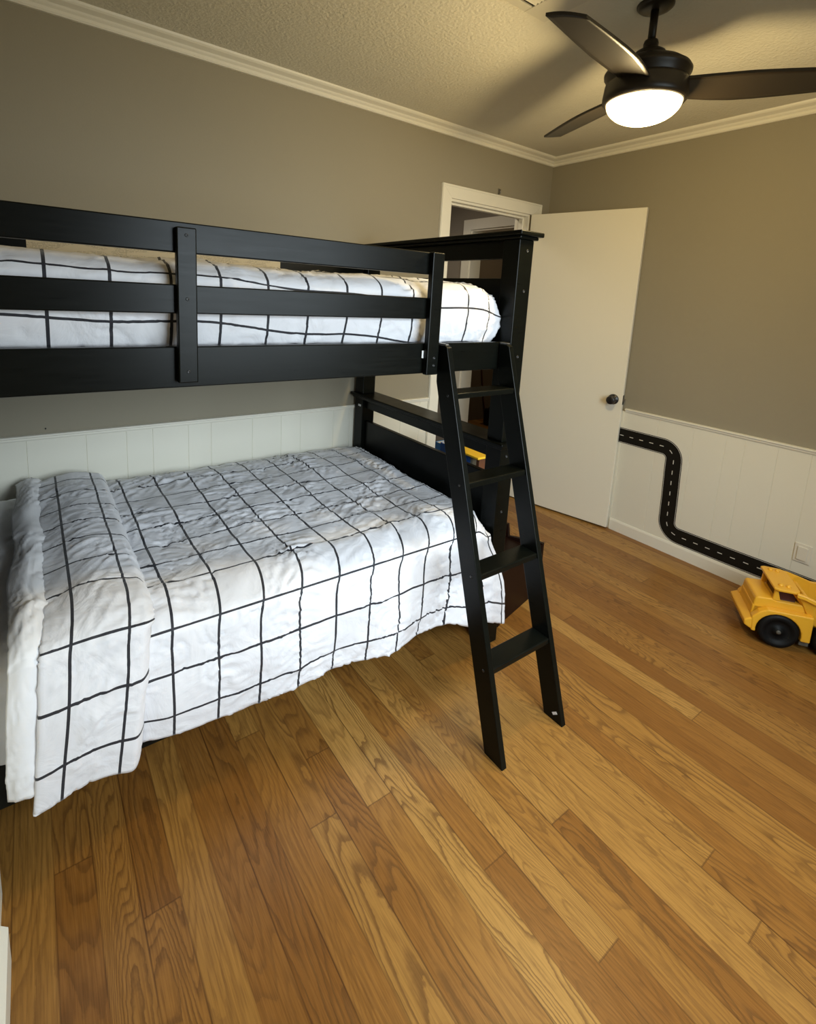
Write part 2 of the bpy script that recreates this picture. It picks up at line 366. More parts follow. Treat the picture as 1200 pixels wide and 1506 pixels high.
# ------------------------------------------------------------------ bedroom door, open against the right wall
ang = math.atan2(1.685-2.408, 3.005-2.833)
door = empty('door_1', (2.833, 2.408, 0), ang); door['kind'] = 'structure'
bm = B(0, 0.745, 0, 0.030, 0.012, 2.041)   # local y+ points to the wall side
obj('door_leaf', bm, M_door, door, bevel=0.002)
kb = bmesh.new()
def lathe_dir(bm, prof, c, d, n=32):
    rings = []; d = Vector(d).normalized(); a = d.orthogonal().normalized(); b = d.cross(a)
    for r, h in prof: rings.append([bm.verts.new(Vector(c)+d*h+(a*math.cos(2*PI*i/n)+b*math.sin(2*PI*i/n))*r) for i in range(n)])
    for A, Z in zip(rings, rings[1:]):
        for i in range(n): f = bm.faces.new((A[i], A[(i+1) % n], Z[(i+1) % n], Z[i])); f.smooth = True
    bm.faces.new(rings[0][::-1]); bm.faces.new(rings[-1])
lathe_dir(kb, [(0.033, 0), (0.033, 0.006), (0.030, 0.009), (0.013, 0.011), (0.012, 0.028), (0.020, 0.034), (0.0265, 0.040), (0.0275, 0.050), (0.0265, 0.058), (0.022, 0.062), (0.004, 0.063)], (0.690, 0, 0.868), (0, -1, 0))
obj('door_knob', kb, M_iron, door)
obj('latch_plate', B(0.7445, 0.7462, 0.005, 0.026, 0.84, 0.90), M_iron, door)
obj('latch_bolt', B(0.7462, 0.756, 0.009, 0.022, 0.862, 0.878), M_brass, door)
for hz in (0.25, 1.05, 1.85):
    bm = bmesh.new(); lathe(bm, [(0.006, hz-0.045), (0.006, hz+0.045)], -0.004, 0.004, 12); obj('hinge', bm, M_brass, door)

# hook above the door, dot on wall
hk = bmesh.new(); tube(hk, [(2.523, YB, 2.158), (2.523, YB-0.016, 2.158), (2.523, YB-0.020, 2.150), (2.523, YB-0.018, 2.140), (2.523, YB-0.008, 2.134)], 0.004, 8)
box(hk, 2.517, 2.529, YB-0.004, YB, 2.130, 2.166)
tag(obj('wall_hook', hk, M_brass), 'small metal hook on the wall above the white door casing', 'hook')
nl = bmesh.new(); lathe_dir(nl, [(0.003, 0), (0.003, 0.003), (0.001, 0.004)], (0.026, YB, 0.836), (0, -1, 0), 10)
tag(obj('nail', nl, M_iron), 'tiny dark nail in the wall just above the chair rail at left', 'nail')

# ------------------------------------------------------------------ bunk bed
bed = empty('bunk_bed', (0.52, 1.85, 0))
tag(bed, 'black wooden twin bunk bed against the wall with checked bedding', 'bunk bed')
bed_off = Matrix.Translation((-0.52, -1.85, 0))
def bp(name, bm, mat=None, bevel=0.003, parent=None, **k):
    o = obj(name, bm, mat or M_black, parent or bed, bevel=bevel, **k)
    if not parent: o.data.transform(bed_off)
    else: o.data.transform(bed_off)
    return o
def bolt(parent, c, d=(0, -1, 0), r=0.006):
    bm = bmesh.new(); lathe_dir(bm, [(r, 0), (r, 0.0015), (r*0.6, 0.0025), (r*0.55, 0.001), (0.0005, 0.001)], c, d, 16)
    o = obj('bolt', bm, M_bolt, parent); o.data.transform(bed_off); return o
PF, PB, PD = 1.298, 2.33, 0.080           # front post front y, back post front y, depth
XF, PW_ = 1.478, 0.079                    # foot posts
XHd = -0.44                               # head posts
for hx, xs in (('foot', XF), ('head', XHd)):
    sgn = 1 if hx == 'foot' else -1
    for py in (PF, PB):
        lo = bp('lower_post', B(xs, xs+PW_, py, py+PD, 0, 0.868))
        hi = bp('upper_post', B(xs, xs+PW_, py, py+PD, 0.897, 1.675))
        if py == PF and hx == 'foot':
            for z in (1.635, 1.486, 1.236): bolt(hi, (xs+0.045, PF, z))
            for z in (0.835, 0.60, 0.30): bolt(lo, (xs+0.035, PF, z)); 
    x0, x1 = xs+0.020, xs+0.046
    yA, yB = PF+PD, PB
    bp('upper_end_board', B(x0, x1, yA, yB, 1.607, 1.675))
    bp('upper_end_board', B(x0, x1, yA, yB, 1.20, 1.533))
    bp('lower_end_board', B(x0, x1, yA, yB, 0.815, 0.868))
    bp('lower_end_board', B(x0, x1, yA, yB, 0.33, 0.743))
    for zc, nm in ((1.675, 'upper_cap'), (0.868, 'lower_cap')):
        bm = bmesh.new()
        box(bm, xs-0.012, xs+PW_+0.012, PF-0.012, PB+PD+0.010, zc, zc+0.012)
        box(bm, xs-0.026, xs+PW_+0.026, PF-0.026, PB+PD+0.014, zc+0.012, zc+0.029)
        bp(nm, bm, bevel=0.004)
# long rails
RX0, RX1 = XHd+PW_, XF
RY = 1.302
bp('upper_side_rail', B(RX0, RX1, RY, RY+0.022, 1.192, 1.294))
bp('upper_side_rail', B(RX0, RX1, PB+0.045, PB+0.067, 1.192, 1.294))
GX1 = 1.098
bp('guard_rail', B(RX0, GX1-0.01, RY-0.004, RY+0.016, 1.374, 1.443))
bp('guard_rail', B(RX0, GX1-0.01, RY-0.004, RY+0.016, 1.517, 1.588))
bgr = bp('back_guard_rail', B(RX0, RX1, PB+0.045, PB+0.065, 1.50, 1.63))
bp('back_guard_rail', B(RX0, RX1, PB+0.045, PB+0.065, 1.36, 1.43))
g1 = bp('guard_post', B(1.054, 1.102, RY-0.026, RY-0.004, 1.190, 1.588))
for z in (1.222, 1.247): bolt(g1, (1.082, RY-0.026, z), r=0.005)
g2 = bp('guard_post', B(0.284, 0.329, RY-0.026, RY-0.004, 1.207, 1.575))
for z in (1.557, 1.41, 1.235): bolt(g2, (0.306, RY-0.026, z), r=0.004)
bp('lower_side_rail', B(RX0, RX1, RY+0.002, RY+0.024, 0.215, 0.330))
bp('lower_side_rail', B(RX0, RX1, PB+0.045, PB+0.067, 0.215, 0.330))
bm = bmesh.new()
for i in range(14): box(bm, RX0+0.02+i*0.135, RX0+0.10+i*0.135, RY+0.03, PB+0.04, 1.200, 1.212)
bp('upper_slats', bm, bevel=0)
bm = bmesh.new()
for i in range(14): box(bm, RX0+0.02+i*0.135, RX0+0.10+i*0.135, RY+0.03, PB+0.04, 0.235, 0.250)
bp('lower_slats', bm, bevel=0)
# printed labels stuck on the inner face of the back guard rail
yl = PB+0.045
for a, b in ((0.004, 0.335), (0.3355, 0.66), (0.6605, 1.0)):
    l = bp('paper_label', B(a, b, yl-0.0015, yl-0.0002, 1.505, 1.600), M_label, bevel=0, parent=bgr); l['label'] = 'cream printed paper label'
for (x, z0_, z1_) in ((0.155, 1.588, 1.592), (0.44, 1.588, 1.592), (0.81, 1.588, 1.592)):
    bp('heading_print', B(x, x+0.045, yl-0.0022, yl-0.0015, z0_, z1_), M_iron, bevel=0, parent=bgr)
s = bp('sticker', B(XF-0.001, XF, 2.345, 2.372, 0.822, 0.833), M_sticker, bevel=0); s['label'] = 'small white sticker'
s = bp('sticker', B(1.0465, 1.0535, RY-0.006, RY-0.0045, 1.245, 1.270), M_sticker, bevel=0); s['label'] = 'small white sticker'

# ------------------------------------------------------------------ ladder
LX0, LX1, LTH = 1.114, 1.415, 0.022
lad = empty('bunk_ladder', ((LX0+LX1)/2+0.01, 0.89, 0))
tag(lad, 'black slanted wooden ladder with four rungs leaning on the upper bunk', 'ladder')
lo_ = Matrix.Translation((-lad.location.x, -lad.location.y, 0))
dy = (1.252-0.855)/1.29
for x in (LX0, LX1):
    bm = bmesh.new()
    prism(bm, [(0.855, 0), (0.932, 0), (1.293, 1.163), (1.296, 1.290), (1.262, 1.290), (1.250, 1.283)], 'x', x, x+LTH)
    o = obj('side_rail', bm, M_black, lad, bevel=0.002); o.data.transform(lo_)
    for zr in (1.125, 0.842, 0.559, 0.276):
        bb = bmesh.new(); lathe_dir(bb, [(0.005, 0), (0.005, 0.001), (0.002, 0.0015)], (x, 0.855+dy*zr+0.028, zr), (-1, 0, 0), 14)
        b_ = obj('screw', bb, M_bolt, o); b_.data.transform(lo_)
    if x == LX1:
        th = math.atan2(0.361, 1.163)
        bb = bmesh.new(); c = (0.888, 0.038)
        a = (math.cos(1.2), math.sin(1.2))
        prism(bb, [(c[0]-0.010, c[1]-0.003), (c[0]-0.004, c[1]+0.0035), (c[0]+0.012, c[1]-0.010), (c[0]+0.006, c[1]-0.0165)], 'x', x-0.0008, x)
        q = obj('sticker', bb, M_sticker, o); q.data.transform(lo_); q['label'] = 'small white sticker'
for zr in (1.136, 0.852, 0.569, 0.287):
    y0 = 0.855+dy*zr
    bm = bmesh.new(); prism(bm, [(y0+0.002, zr-0.020), (y0+0.002, zr-0.002), (y0+0.006, zr), (y0+0.076, zr+0.0), (y0+0.076, zr-0.020)], 'x', LX0+LTH, LX1)
    o = obj('rung', bm, M_black, lad, bevel=0.002); o.data.transform(lo_)
for x in (LX0+0.002, LX1+0.002):
    o = obj('hook_bracket', B(x+0.004, x+0.016, 1.262, 1.300, 1.2905, 1.294), M_brass, lad); o.data.transform(lo_)

# ------------------------------------------------------------------ bedding
def cloth(name, U, V, nu, nv, fn, mat, amp=0.006, thick=0.012, seed=0.0, parent=None, slant=None):
    bm = bmesh.new(); uvl = bm.loops.layers.uv.new('UVMap'); G = []
    us = [U[0]+(U[1]-U[0])*i/nu for i in range(nu+1)]; vs = [V[0]+(V[1]-V[0])*j/nv for j in range(nv+1)]
    P = [[Vector(fn(u, v)) for v in vs] for u in us]
    for i in range(nu+1):
        row = []
        for j in range(nv+1):
            du = P[min(i+1, nu)][j]-P[max(i-1, 0)][j]; dv = P[i][min(j+1, nv)]-P[i][max(j-1, 0)]
            n = dv.cross(du); n = n.normalized() if n.length > 1e-9 else Vector((0, 0, 1))
            u, v = us[i], vs[j]
            a = noise.noise(Vector((u*0.55+seed, v*0.9, seed)))*1.0
            a += noise.noise(Vector((u*1.9+v*0.9+seed, v*1.3-u*0.4, seed+3)))*0.6
            w = noise.noise(Vector((u*0.7, v*0.7, seed+9))); w2 = noise.noise(Vector((u*0.5+8, v*0.6, seed+2)))
            # creases: ridged noise in two drifting directions, present only in patches
            r1_ = 1-abs(noise.noise(Vector((u*2.2+v*3.4+w*3, v*1.0-u*0.8, seed+5))))*3.0
            r2_ = 1-abs(noise.noise(Vector((u*1.0-v*0.5, v*4.2+u*1.6+w2*3, seed+15))))*3.0
            a += max(0, r1_)**3*1.2*min(1, max(0, 0.15+w*2))
            a += max(0, r2_)**3*1.0*min(1, max(0, 0.15+w2*2))
            a += noise.noise(Vector((u*5+w*4, v*3.1, seed+7)))*0.16
            # long thin crease lines, sharp on one side
            for (ku, kv, ks) in ((0.9, 2.1, 61), (2.3, 0.7, 77), (1.5, -1.6, 93)):
                q = noise.noise(Vector((u*ku*0.7+seed, v*kv*0.7+ks, 0.3*u)))*3.2
                fr = q-math.floor(q); pm = max(0, noise.noise(Vector((u*0.55, v*0.55, ks+seed))))
                a -= pm*1.9*math.exp(-((fr-0.5)/0.055)**2)
            row.append(bm.verts.new(P[i][j]+n*a*amp))
        G.append(row)
    for i in range(nu):
        for j in range(nv):
            f = bm.faces.new((G[i][j], G[i][j+1], G[i+1][j+1], G[i+1][j])); f.smooth = True
            for l, (a, b) in zip(f.loops, ((i, j), (i, j+1), (i+1, j+1), (i+1, j))): l[uvl].uv = (us[a], vs[b]-(slant(us[a]) if slant else 0))
    me = bpy.data.meshes.new(name); bm.to_mesh(me); bm.free(); me.materials.append(mat)
    o = bpy.data.objects.new(name, me); COL.objects.link(o)
    if parent: o.parent = parent
    if thick:
        md = o.modifiers.new('thickness', 'SOLIDIFY'); md.thickness = thick; md.offset = -1
    return o

XT = [(0, 0.01), (1, 0.14), (2, .265), (3, .396), (4, .529), (5, .655), (6, .789), (7, .921), (8, 1.05), (9, 1.175), (10, 1.303), (11, 1.425), (12, 1.462), (12.15, 1.465)]
XFt = [(0, 0.01), (1, 0.13), (2, .252), (3, .373), (4, .493), (5, .613), (6, .74), (7, .870), (8, .988), (9, 1.10), (10, 1.224)]
HEM = [(0.0, .24), (.169, .262), (.257, .245), (.385, .222), (.427, .211), (.498, .216), (.617, .226), (.729, .225), (.867, .204), (.992, .199), (1.115, .207), (1.249, .205), (1.346, .160), (1.456, .142), (1.56, .085), (1.6, .07)]
EDGE = [(7.15, 1.425), (8.2, 1.440), (8.83, 1.494), (9.4, 1.540), (10.0, 1.568), (10.55, 1.588)]
def lower_top(u, v, zt=0.600):
    # v: row index; 7.2 = crest; 8 -> front z .56; hem 10.55
    xt = lerp(u, XT)
    if v <= 7.15:
        y = 2.34-0.130*v; z = zt
        z += 0.006*math.sin(v*0.9)
        if v < 0.3: z -= 0.02*(0.3-v)
        z -= 0.075*sstep(11.0, 12.15, u)**1.4*(0.35+0.65*sstep(0, 7, v)) if u > 11 else 0
        return (xt, y, z)
    xf = lerp(u, XFt) if u <= 10 else lerp(u, [(10, 1.224), (11, 1.335+0.040*max(0, v-8)), (12, lerp(v, EDGE)-0.022), (12.15, lerp(v, EDGE))])
    a = sstep(7.15, 8.5, v)
    x = xt*(1-a)+xf*a
    zh = lerp(x, HEM)
    # profile: quarter round from (1.41,zt) to (1.28,.54)
    if v < 8.2:
        t = (v-7.15)/(8.2-7.15); th = t*PI/2
        y = 1.410-0.132*math.sin(th)**1.15; z = zt-0.066*(1-math.cos(th))**0.9
        if u > 11: z -= (0.075*sstep(11.0, 12.15, u)**1.4)*(1-t*0.6)
    else:
        t = (v-8.2)/(10.55-8.2)
        z8 = zt-0.066-(0.030*sstep(11.0, 12.15, u)**1.4 if u > 11 else 0)
        y = 1.278-0.010*math.sin(t*PI); z = z8*(1-t)+zh*t
        y += 0.010*math.sin(u*2.1+0.6)*t
    return (x, y, z)
lc = cloth('comforter', (0.6, 12.15), (-0.45, 10.55), 190, 200, lower_top, M_grid, amp=0.0075, thick=0.016, seed=2.0)
tag(lc, 'white comforter with black windowpane grid spread over the lower bunk mattress', 'comforter')

FXT = [(-0.6, -0.018), (-0.5, -0.015), (0, 0.045), (1, 0.165), (1.5, 0.224)]
def FXF(u, v):
    k = sstep(7.0, 10.6, v)
    return lerp(u, [(-0.6, -0.030-0.038*k), (-0.5, -0.028-0.036*k), (0, 0.030-0.040*k), (1, 0.150-0.040*k), (1.5, 0.205-0.045*k)])
def flap(u, v):
    xt = lerp(u, FXT)
    zt = 0.652
    e = 0.038*(max(0, (u-1.25)/0.25))**2 + 0.02*(max(0, (-0.45-u)/0.15))**2
    if v <= 6.2:
        return (xt, 2.265-0.139*v, zt-e+0.012*math.sin(u*2.6+0.4))
    a = sstep(6.2, 7.4, v); x = xt*(1-a)+FXF(u, v)*a
    if v < 7.2:
        t = (v-6.2); th = t*PI/2
        return (x, 1.403-0.155*math.sin(th)+e*a, zt-0.055*(1-math.cos(th))-e*(1-a)+0.012*math.sin(u*2.6+0.4)*(1-t))
    t = (v-7.2)/(9.65-7.2)
    zh = 0.232+0.012*math.sin(u*3)
    return (x, 1.246-0.012*math.sin(t*PI)-0.006*t+e, (zt-0.055)*(1-t)+zh*t)
fl = cloth('folded_cuff', (-0.55, 1.5), (-0.6, 9.65), 44, 190, flap, M_grid, amp=0.0055, thick=0.03, seed=11.0, parent=lc)
fl['label'] = 'thick folded-back head end of the comforter'
def strip(u, v):   # plain underside peeking out beside the cuff
    xt = -0.084+0.085*u+0.006*math.sin(v*2.1); zt = 0.635+0.02*math.sin(PI*min(1, u))
    if v <= 6.2: return (xt, 2.37-0.155*v, zt)
    k = sstep(6.2, 9.6, v); x = (-0.082-0.020*k)+0.07*u
    if v < 7.2:
        th = (v-6.2)*PI/2; return (x, 1.409-0.150*math.sin(th), zt-0.05*(1-math.cos(th)))
    t = (v-7.2)/2.45
    return (x, 1.259-0.008*math.sin(t*PI)-0.012*math.sin(PI*u), (zt-0.05)*(1-t)+0.272*t)
st = cloth('lining', (0, 1), (0, 9.65), 18, 150, strip, M_cloth, amp=0.0045, thick=0.02, seed=21.0, parent=lc)
st['label'] = 'plain white underside of the comforter'

def rounded(name, x0, x1, y0, y1, z0, z1, r, mat, segs=5):
    bm = bmesh.new(); box(bm, x0, x1, y0, y1, z0, z1)
    bmesh.ops.subdivide_edges(bm, edges=bm.edges[:], cuts=8, use_grid_fill=True)
    o = obj(name, bm, mat); 
    md = o.modifiers.new('bevel', 'BEVEL'); md.width = r; md.segments = segs; md.limit_method = 'ANGLE'
    for p in o.data.polygons: p.use_smooth = True
    return o
m1 = rounded('mattress', XHd+PW_+0.01, 1.44, 1.335, 2.33, 0.256, 0.560, 0.04, M_cloth)
tag(m1, 'white mattress on the lower bunk, mostly hidden under bedding', 'mattress')
def sheet(u, v):
    x = -0.36+0.40*u
    if v < 5: return (x, 2.36-0.19*v, 0.585)
    if v < 6: th = (v-5)*PI/2; return (x, 1.41-0.105*math.sin(th), 0.585-0.07*(1-math.cos(th)))
    return (x, 1.305-0.012*math.sin(u*9)*(v-6)-0.01*(v-6), 0.515-0.215*(v-6)+0.01*math.sin(u*4))
tag(cloth('bed_sheet', (0, 1), (0, 7), 50, 90, sheet, M_cloth, amp=0.007, thick=0.01, seed=31.0),
    'plain white sheet showing at the head of the lower bunk', 'sheet')

# upper bunk
m2 = rounded('mattress', XHd+PW_+0.01, 1.40, 1.375, 2.30, 1.216, 1.40, 0.04, M_cloth)
tag(m2, 'thin mattress on the upper bunk under the tucked comforter', 'mattress')
UT = [(-4, -0.37), (-2, -0.22), (-1, -0.095), (0, 0.03), (1, 0.152), (2, 0.283), (3, 0.402), (4, 0.530), (5, 0.648), (6, 0.776), (7, 0.903), (8, 1.028), (9, 1.140), (10, 1.275), (11, 1.385), (11.6, 1.450)]
def upper(u, v):
    # v 0 = top of crest toward wall; rows: v=0 at z 1.474 front, v=1 at z 1.365
    x = lerp(u, UT)
    r = sstep(10.6, 11.9, u)
    if v < -0.75:
        y = 1.46-0.128*(v+0.75); z = 1.505-0.02*r-0.10*max(0, r-0.45)
        return (x, y, z+0.006*math.sin(v*1.3+u))
    if v < 0.25:
        t = v+0.75; th = t*PI/2
        return (x-0.012*r, 1.46-0.125*math.sin(th)+0.03*r, 1.505-0.055*(1-math.cos(th))-0.02*r)
    t = (v-0.25)/1.30
    return (x-0.02*r*t*t+0.035*r*math.sin(PI*t), 1.335-0.006*math.sin(PI*t)+0.03*r+0.02*t*t, 1.45-0.02*r-0.16*t)
uc = cloth('comforter', (-4, 11.6), (-7.1, 1.55), 210, 140, upper, M_grid, amp=0.006, thick=0.014, seed=44.0, slant=lambda u: 0.60*sstep(0, 11, u)+0.05*math.sin(u*1.7))
tag(uc, 'white comforter with black grid tucked on the upper bunk behind the guard rails', 'comforter')
# rounded foot end of the upper comforter
def upend(u, v):
    # v along width from front (0) to back (6), u 0..1 down
    a = u*PI/2*1.15
    y = 1.372+0.15*v-0.004
    return (1.400+0.035*math.sin(min(a, PI/2)), y+0.03, 1.475-0.19*u)
ue = cloth('foot_end_fold', (0, 1.0), (0, 6.2), 24, 90, upend, M_grid, amp=0.006, thick=0.01, seed=50.0, parent=uc)

# ------------------------------------------------------------------ ceiling fan
FX, FY = 1.748, 1.043
fan = empty('ceiling_fan', (FX, FY, CZ)); tag(fan, 'dark bronze three-blade ceiling fan with a glowing bowl light', 'ceiling fan')
def fpart(name, prof, mat, parent=None, n=64):
    bm = bmesh.new(); lathe(bm, [(r, z-CZ) for r, z in prof], 0, 0, n); return obj(name, bm, mat, parent or fan)
fpart('canopy', [(0.058, CZ), (0.057, CZ-0.006), (0.050, CZ-0.012), (0.036, CZ-0.016), (0.020, CZ-0.018)], M_bronze)
fpart('downrod', [(0.0125, CZ-0.016), (0.0125, 2.335)], M_bronze, n=24)
fpart('rod_collar', [(0.015, 2.338), (0.021, 2.334), (0.024, 2.324), (0.023, 2.312), (0.032, 2.307), (0.048, 2.297), (0.054, 2.286), (0.055, 2.272)], M_bronze)
fpart('motor_housing', [(0.050, 2.281), (0.078, 2.273), (0.108, 2.259), (0.131, 2.243), (0.137, 2.233), (0.136, 2.225), (0.131, 2.220), (0.128, 2.205), (0.122, 2.195), (0.110, 2.190)], M_bronze)
fpart('light_housing', [(0.095, 2.210), (0.120, 2.207), (0.129, 2.201), (0.131, 2.192), (0.132, 2.182), (0.1345, 2.160), (0.134, 2.146), (0.128, 2.138), (0.121, 2.136), (0.119, 2.142)], M_bronze)
gp = [(0.1195, 2.140)]
for i in range(1, 13):
    a = i/12*PI/2; gp.append((0.1195*math.cos(a)+0.0005, 2.140-0.068*math.sin(a)))
gb = fpart('glass_bowl', gp, M_glow)
gb['label'] = 'glowing frosted glass bowl'
# blades: curved, asymmetric tip, pitched
def blade(angle):
    bm = bmesh.new(); n = 26; m = 8; top = []; bot = []
    for i in range(n+1):
        s = i/n
        r_ = 0.100+0.478*s
        lead = lerp(r_, [(0.10, 0.052), (0.16, 0.064), (0.22, 0.073), (0.29, 0.077), (0.36, 0.073), (0.44, 0.064), (0.52, 0.053), (0.58, 0.044)])
        trail = lerp(r_, [(0.10, -0.048), (0.19, -0.056), (0.30, -0.064), (0.40, -0.064), (0.48, -0.062), (0.58, -0.060)])
        rowt = []; rowb = []
        for j in range(m+1):
            w = j/m; yy = lead*(1-w)+trail*w
            rr = 0.100+(0.462*(1-w)+0.492*w+0.010*math.sin(w*PI))*s
            tw = math.radians(13)
            zc = -yy*math.sin(tw)+0.0015*(1-(2*w-1)**2)
            bow = 0.0
            rowt.append(bm.verts.new((rr, yy*math.cos(tw)+bow, zc+0.004))); rowb.append(bm.verts.new((rr, yy*math.cos(tw)+bow, zc-0.004)))
        top.append(rowt); bot.append(rowb)
    for i in range(n):
        for j in range(m):
            f = bm.faces.new((top[i][j], top[i+1][j], top[i+1][j+1], top[i][j+1])); f.smooth = True
            f = bm.faces.new((bot[i][j], bot[i][j+1], bot[i+1][j+1], bot[i+1][j])); f.smooth = True
    for i in range(n):
        bm.faces.new((top[i][0], bot[i][0], bot[i+1][0], top[i+1][0])); bm.faces.new((top[i][m], top[i+1][m], bot[i+1][m], bot[i][m]))
    for j in range(m):
        bm.faces.new((top[0][j], top[0][j+1], bot[0][j+1], bot[0][j])); bm.faces.new((top[n][j], bot[n][j], bot[n][j+1], top[n][j+1]))
    o = obj('blade', bm, M_blade, fan); o.location = (0, 0, 2.187-CZ); o.rotation_euler = (0, 0, math.radians(angle)); return o
BLADES = [-170.0, 70.0, -50.0]
for a in BLADES: blade(a)
# the bulb's light
pl = bpy.data.lights.new('fan_bulb', 'POINT'); pl.energy = 30; pl.color = (1.0, 0.77, 0.38); pl.shadow_soft_size = 0.06
plo = bpy.data.objects.new('fan_bulb', pl); COL.objects.link(plo); plo.location = (FX, FY, 2.02)

# ceiling vent
vent = empty('ceiling_vent', (1.33, 1.17, CZ)); tag(vent, 'cream painted ceiling air vent with a wide flat frame near the fan', 'vent')
vm = Matrix.Translation((-1.33, -1.17, -CZ))
vx0, vx1, vy0, vy1 = 1.10, 1.555, 1.00, 1.347; gx0, gx1, gy0, gy1 = 1.17, 1.448, 1.05, 1.312
bm = bmesh.new(); zv = CZ-0.007
box(bm, vx0, gx0, vy0, vy1, zv, CZ); box(bm, gx1, vx1, vy0, vy1, zv, CZ); box(bm, gx0, gx1, vy0, gy0, zv, CZ); box(bm, gx0, gx1, gy1, vy1, zv, CZ)
o = obj('vent_frame', bm, M_vent, vent, bevel=0.002); o.data.transform(vm)
o = obj('vent_shade_sheet', B(gx0, gx1, gy0, gy1, CZ-0.001, CZ-0.0005), M_dark, vent); o.data.transform(vm)  # thin near-black sheet, paints the shade behind the slats
y = gy0+0.006
while y < gy1-0.008:
    bm = bmesh.new(); prism(bm, [(y, CZ-0.002), (y+0.009, CZ-0.008), (y+0.010, CZ-0.0068), (y+0.0012, CZ-0.001)], 'x', gx0, gx1)
    o = obj('slat', bm, M_vent, vent); o.data.transform(vm); y += 0.0155

# ------------------------------------------------------------------ road decal on the right wall panelling
XD = XR-0.006
# centre line (y,z): from the door down and along
cl = []
def arc(cy, cz, r, a0, a1, n=14):
    return [(cy+r*math.cos(math.radians(a0+(a1-a0)*i/n)), cz+r*math.sin(math.radians(a0+(a1-a0)*i/n))) for i in range(n+1)]
zt_, zb_, yv1, yv2 = 0.640, 0.128, 1.340, 1.325
path = [(1.80, 0.640), (1.70, 0.640), (1.50, 0.641)] + arc(1.415, 0.641-0.072, 0.072, 90, 180, 12)
# y decreases to the right in view: curve from horizontal (going -y) to vertical (going down)
path = [(1.80, 0.640), (1.60, 0.640), (1.45, 0.640)]
path += [(1.412-0.072*math.sin(math.radians(a)), 0.568+0.072*math.cos(math.radians(a))) for a in range(0, 91, 8)]
path += [(1.338, 0.50), (1.332, 0.35), (1.328, 0.215)]
path += [(1.253+0.075*math.cos(math.radians(a)), 0.203-0.075*math.sin(math.radians(a))) for a in range(0, 91, 9)]
path += [(1.20, 0.128), (1.0, 0.129), (0.84, 0.132), (0.60, 0.135), (0.40, 0.137)]
def resample(P, d):
    out = [P[0]]; acc = 0
    for a, b in zip(P, P[1:]):
        L = math.dist(a, b); t = d-acc
        while t <= L: out.append((a[0]+(b[0]-a[0])*t/L, a[1]+(b[1]-a[1])*t/L)); t += d
        acc = L-(t-d)
    return out
rp_ = resample(path, 0.008)
def ribbon(bm, P, o0, o1, x0, x1):
    pr_ = []
    for i, p in enumerate(P):
        a = P[max(0, i-1)]; b = P[min(len(P)-1, i+1)]; dx, dz = b[0]-a[0], b[1]-a[1]; L = math.hypot(dx, dz) or 1
        n = (-dz/L, dx/L)
        pr_.append([(p[0]+n[0]*o, p[1]+n[1]*o) for o in (o0, o1)])
    vs = [[bm.verts.new((x, q[0], q[1])) for x in (x0, x1) for q in pair] for pair in pr_]
    for A, Z in zip(vs, vs[1:]):
        bm.faces.new((A[0], A[1], Z[1], Z[0])); bm.faces.new((A[2], Z[2], Z[3], A[3])); bm.faces.new((A[0], Z[0], Z[2], A[2])); bm.faces.new((A[1], A[3], Z[3], Z[1]))
    bm.faces.new((vs[0][0], vs[0][2], vs[0][3], vs[0][1])); bm.faces.new((vs[-1][0], vs[-1][1], vs[-1][3], vs[-1][2]))
road = empty('road_decal', (XD, 1.3, 0.13)); tag(road, 'black toy road wall sticker with dashed white centre line on white panelling', 'wall decal')
rm = Matrix.Translation((-XD, -1.3, -0.13))
bm = bmesh.new(); ribbon(bm, rp_, -0.049, 0.049, XD-0.0012, XD+0.0005); o = obj('road_surface', bm, M_vinyl, road); o.data.transform(rm)
for s_ in (-1, 1):
    bm = bmesh.new(); ribbon(bm, rp_, s_*0.0432, s_*0.0452, XD-0.0018, XD-0.0012); o = obj('edge_line', bm, M_vwhite, road); o.data.transform(rm)
i = 6
while i+3 < len(rp_):
    bm = bmesh.new(); ribbon(bm, rp_[i:i+4], -0.0022, 0.0022, XD-0.0018, XD-0.0012); o = obj('centre_dash', bm, M_vwhite, road); o.data.transform(rm); i += 8

# switch-style outlet cover on right wall
oc = empty('outlet_cover', (XD, 0.674, 0.295)); tag(oc, 'cream outlet cover on the white panelling above the dump truck', 'outlet')
om = Matrix.Translation((-XD, -0.674, -0.295))
o = obj('plate', B(XD-0.006, XD, 0.638, 0.708, 0.245, 0.342), M_plate, oc, bevel=0.003); o.data.transform(om)
o = obj('inner_cover', B(XD-0.012, XD-0.006, 0.651, 0.694, 0.258, 0.328), M_plate, oc, bevel=0.004); o.data.transform(om)

# ------------------------------------------------------------------ toy dump truck
tr = empty('toy_dump_truck', (2.6945, 0.6686, 0), math.radians(123.3))
tag(tr, 'yellow plastic toy dump truck with black wheels by the right wall', 'toy truck')
def arch_poly(x0, x1, zb, zt_f, zt_b, cxs, r, cz):
    pts = [(x1, zb), (x1, zt_f), (x0, zt_b), (x0, zb)]
    low = []
    for cx_ in cxs:
        h = zb-cz; a0 = math.asin(max(-1, min(1, h/r)))
        for k in range(17):
            a = PI-a0-(PI-2*a0)*k/16; low.append((cx_+r*math.cos(a), cz+r*math.sin(a)))
    return [(x0, zb)]+low+[(x1, zb), (x1, zt_f)]+[(x0, zt_b)]
bm = bmesh.new()
ap = arch_poly(-0.118, 0.100, 0.055, 0.118, 0.170, [0.0], 0.084, 0.072)
prism(bm, ap[:-2]+[(0.105, 0.120), (0.080, 0.152), (0.050, 0.170), (-0.118, 0.176)], 'y', 0.088, 0.124)
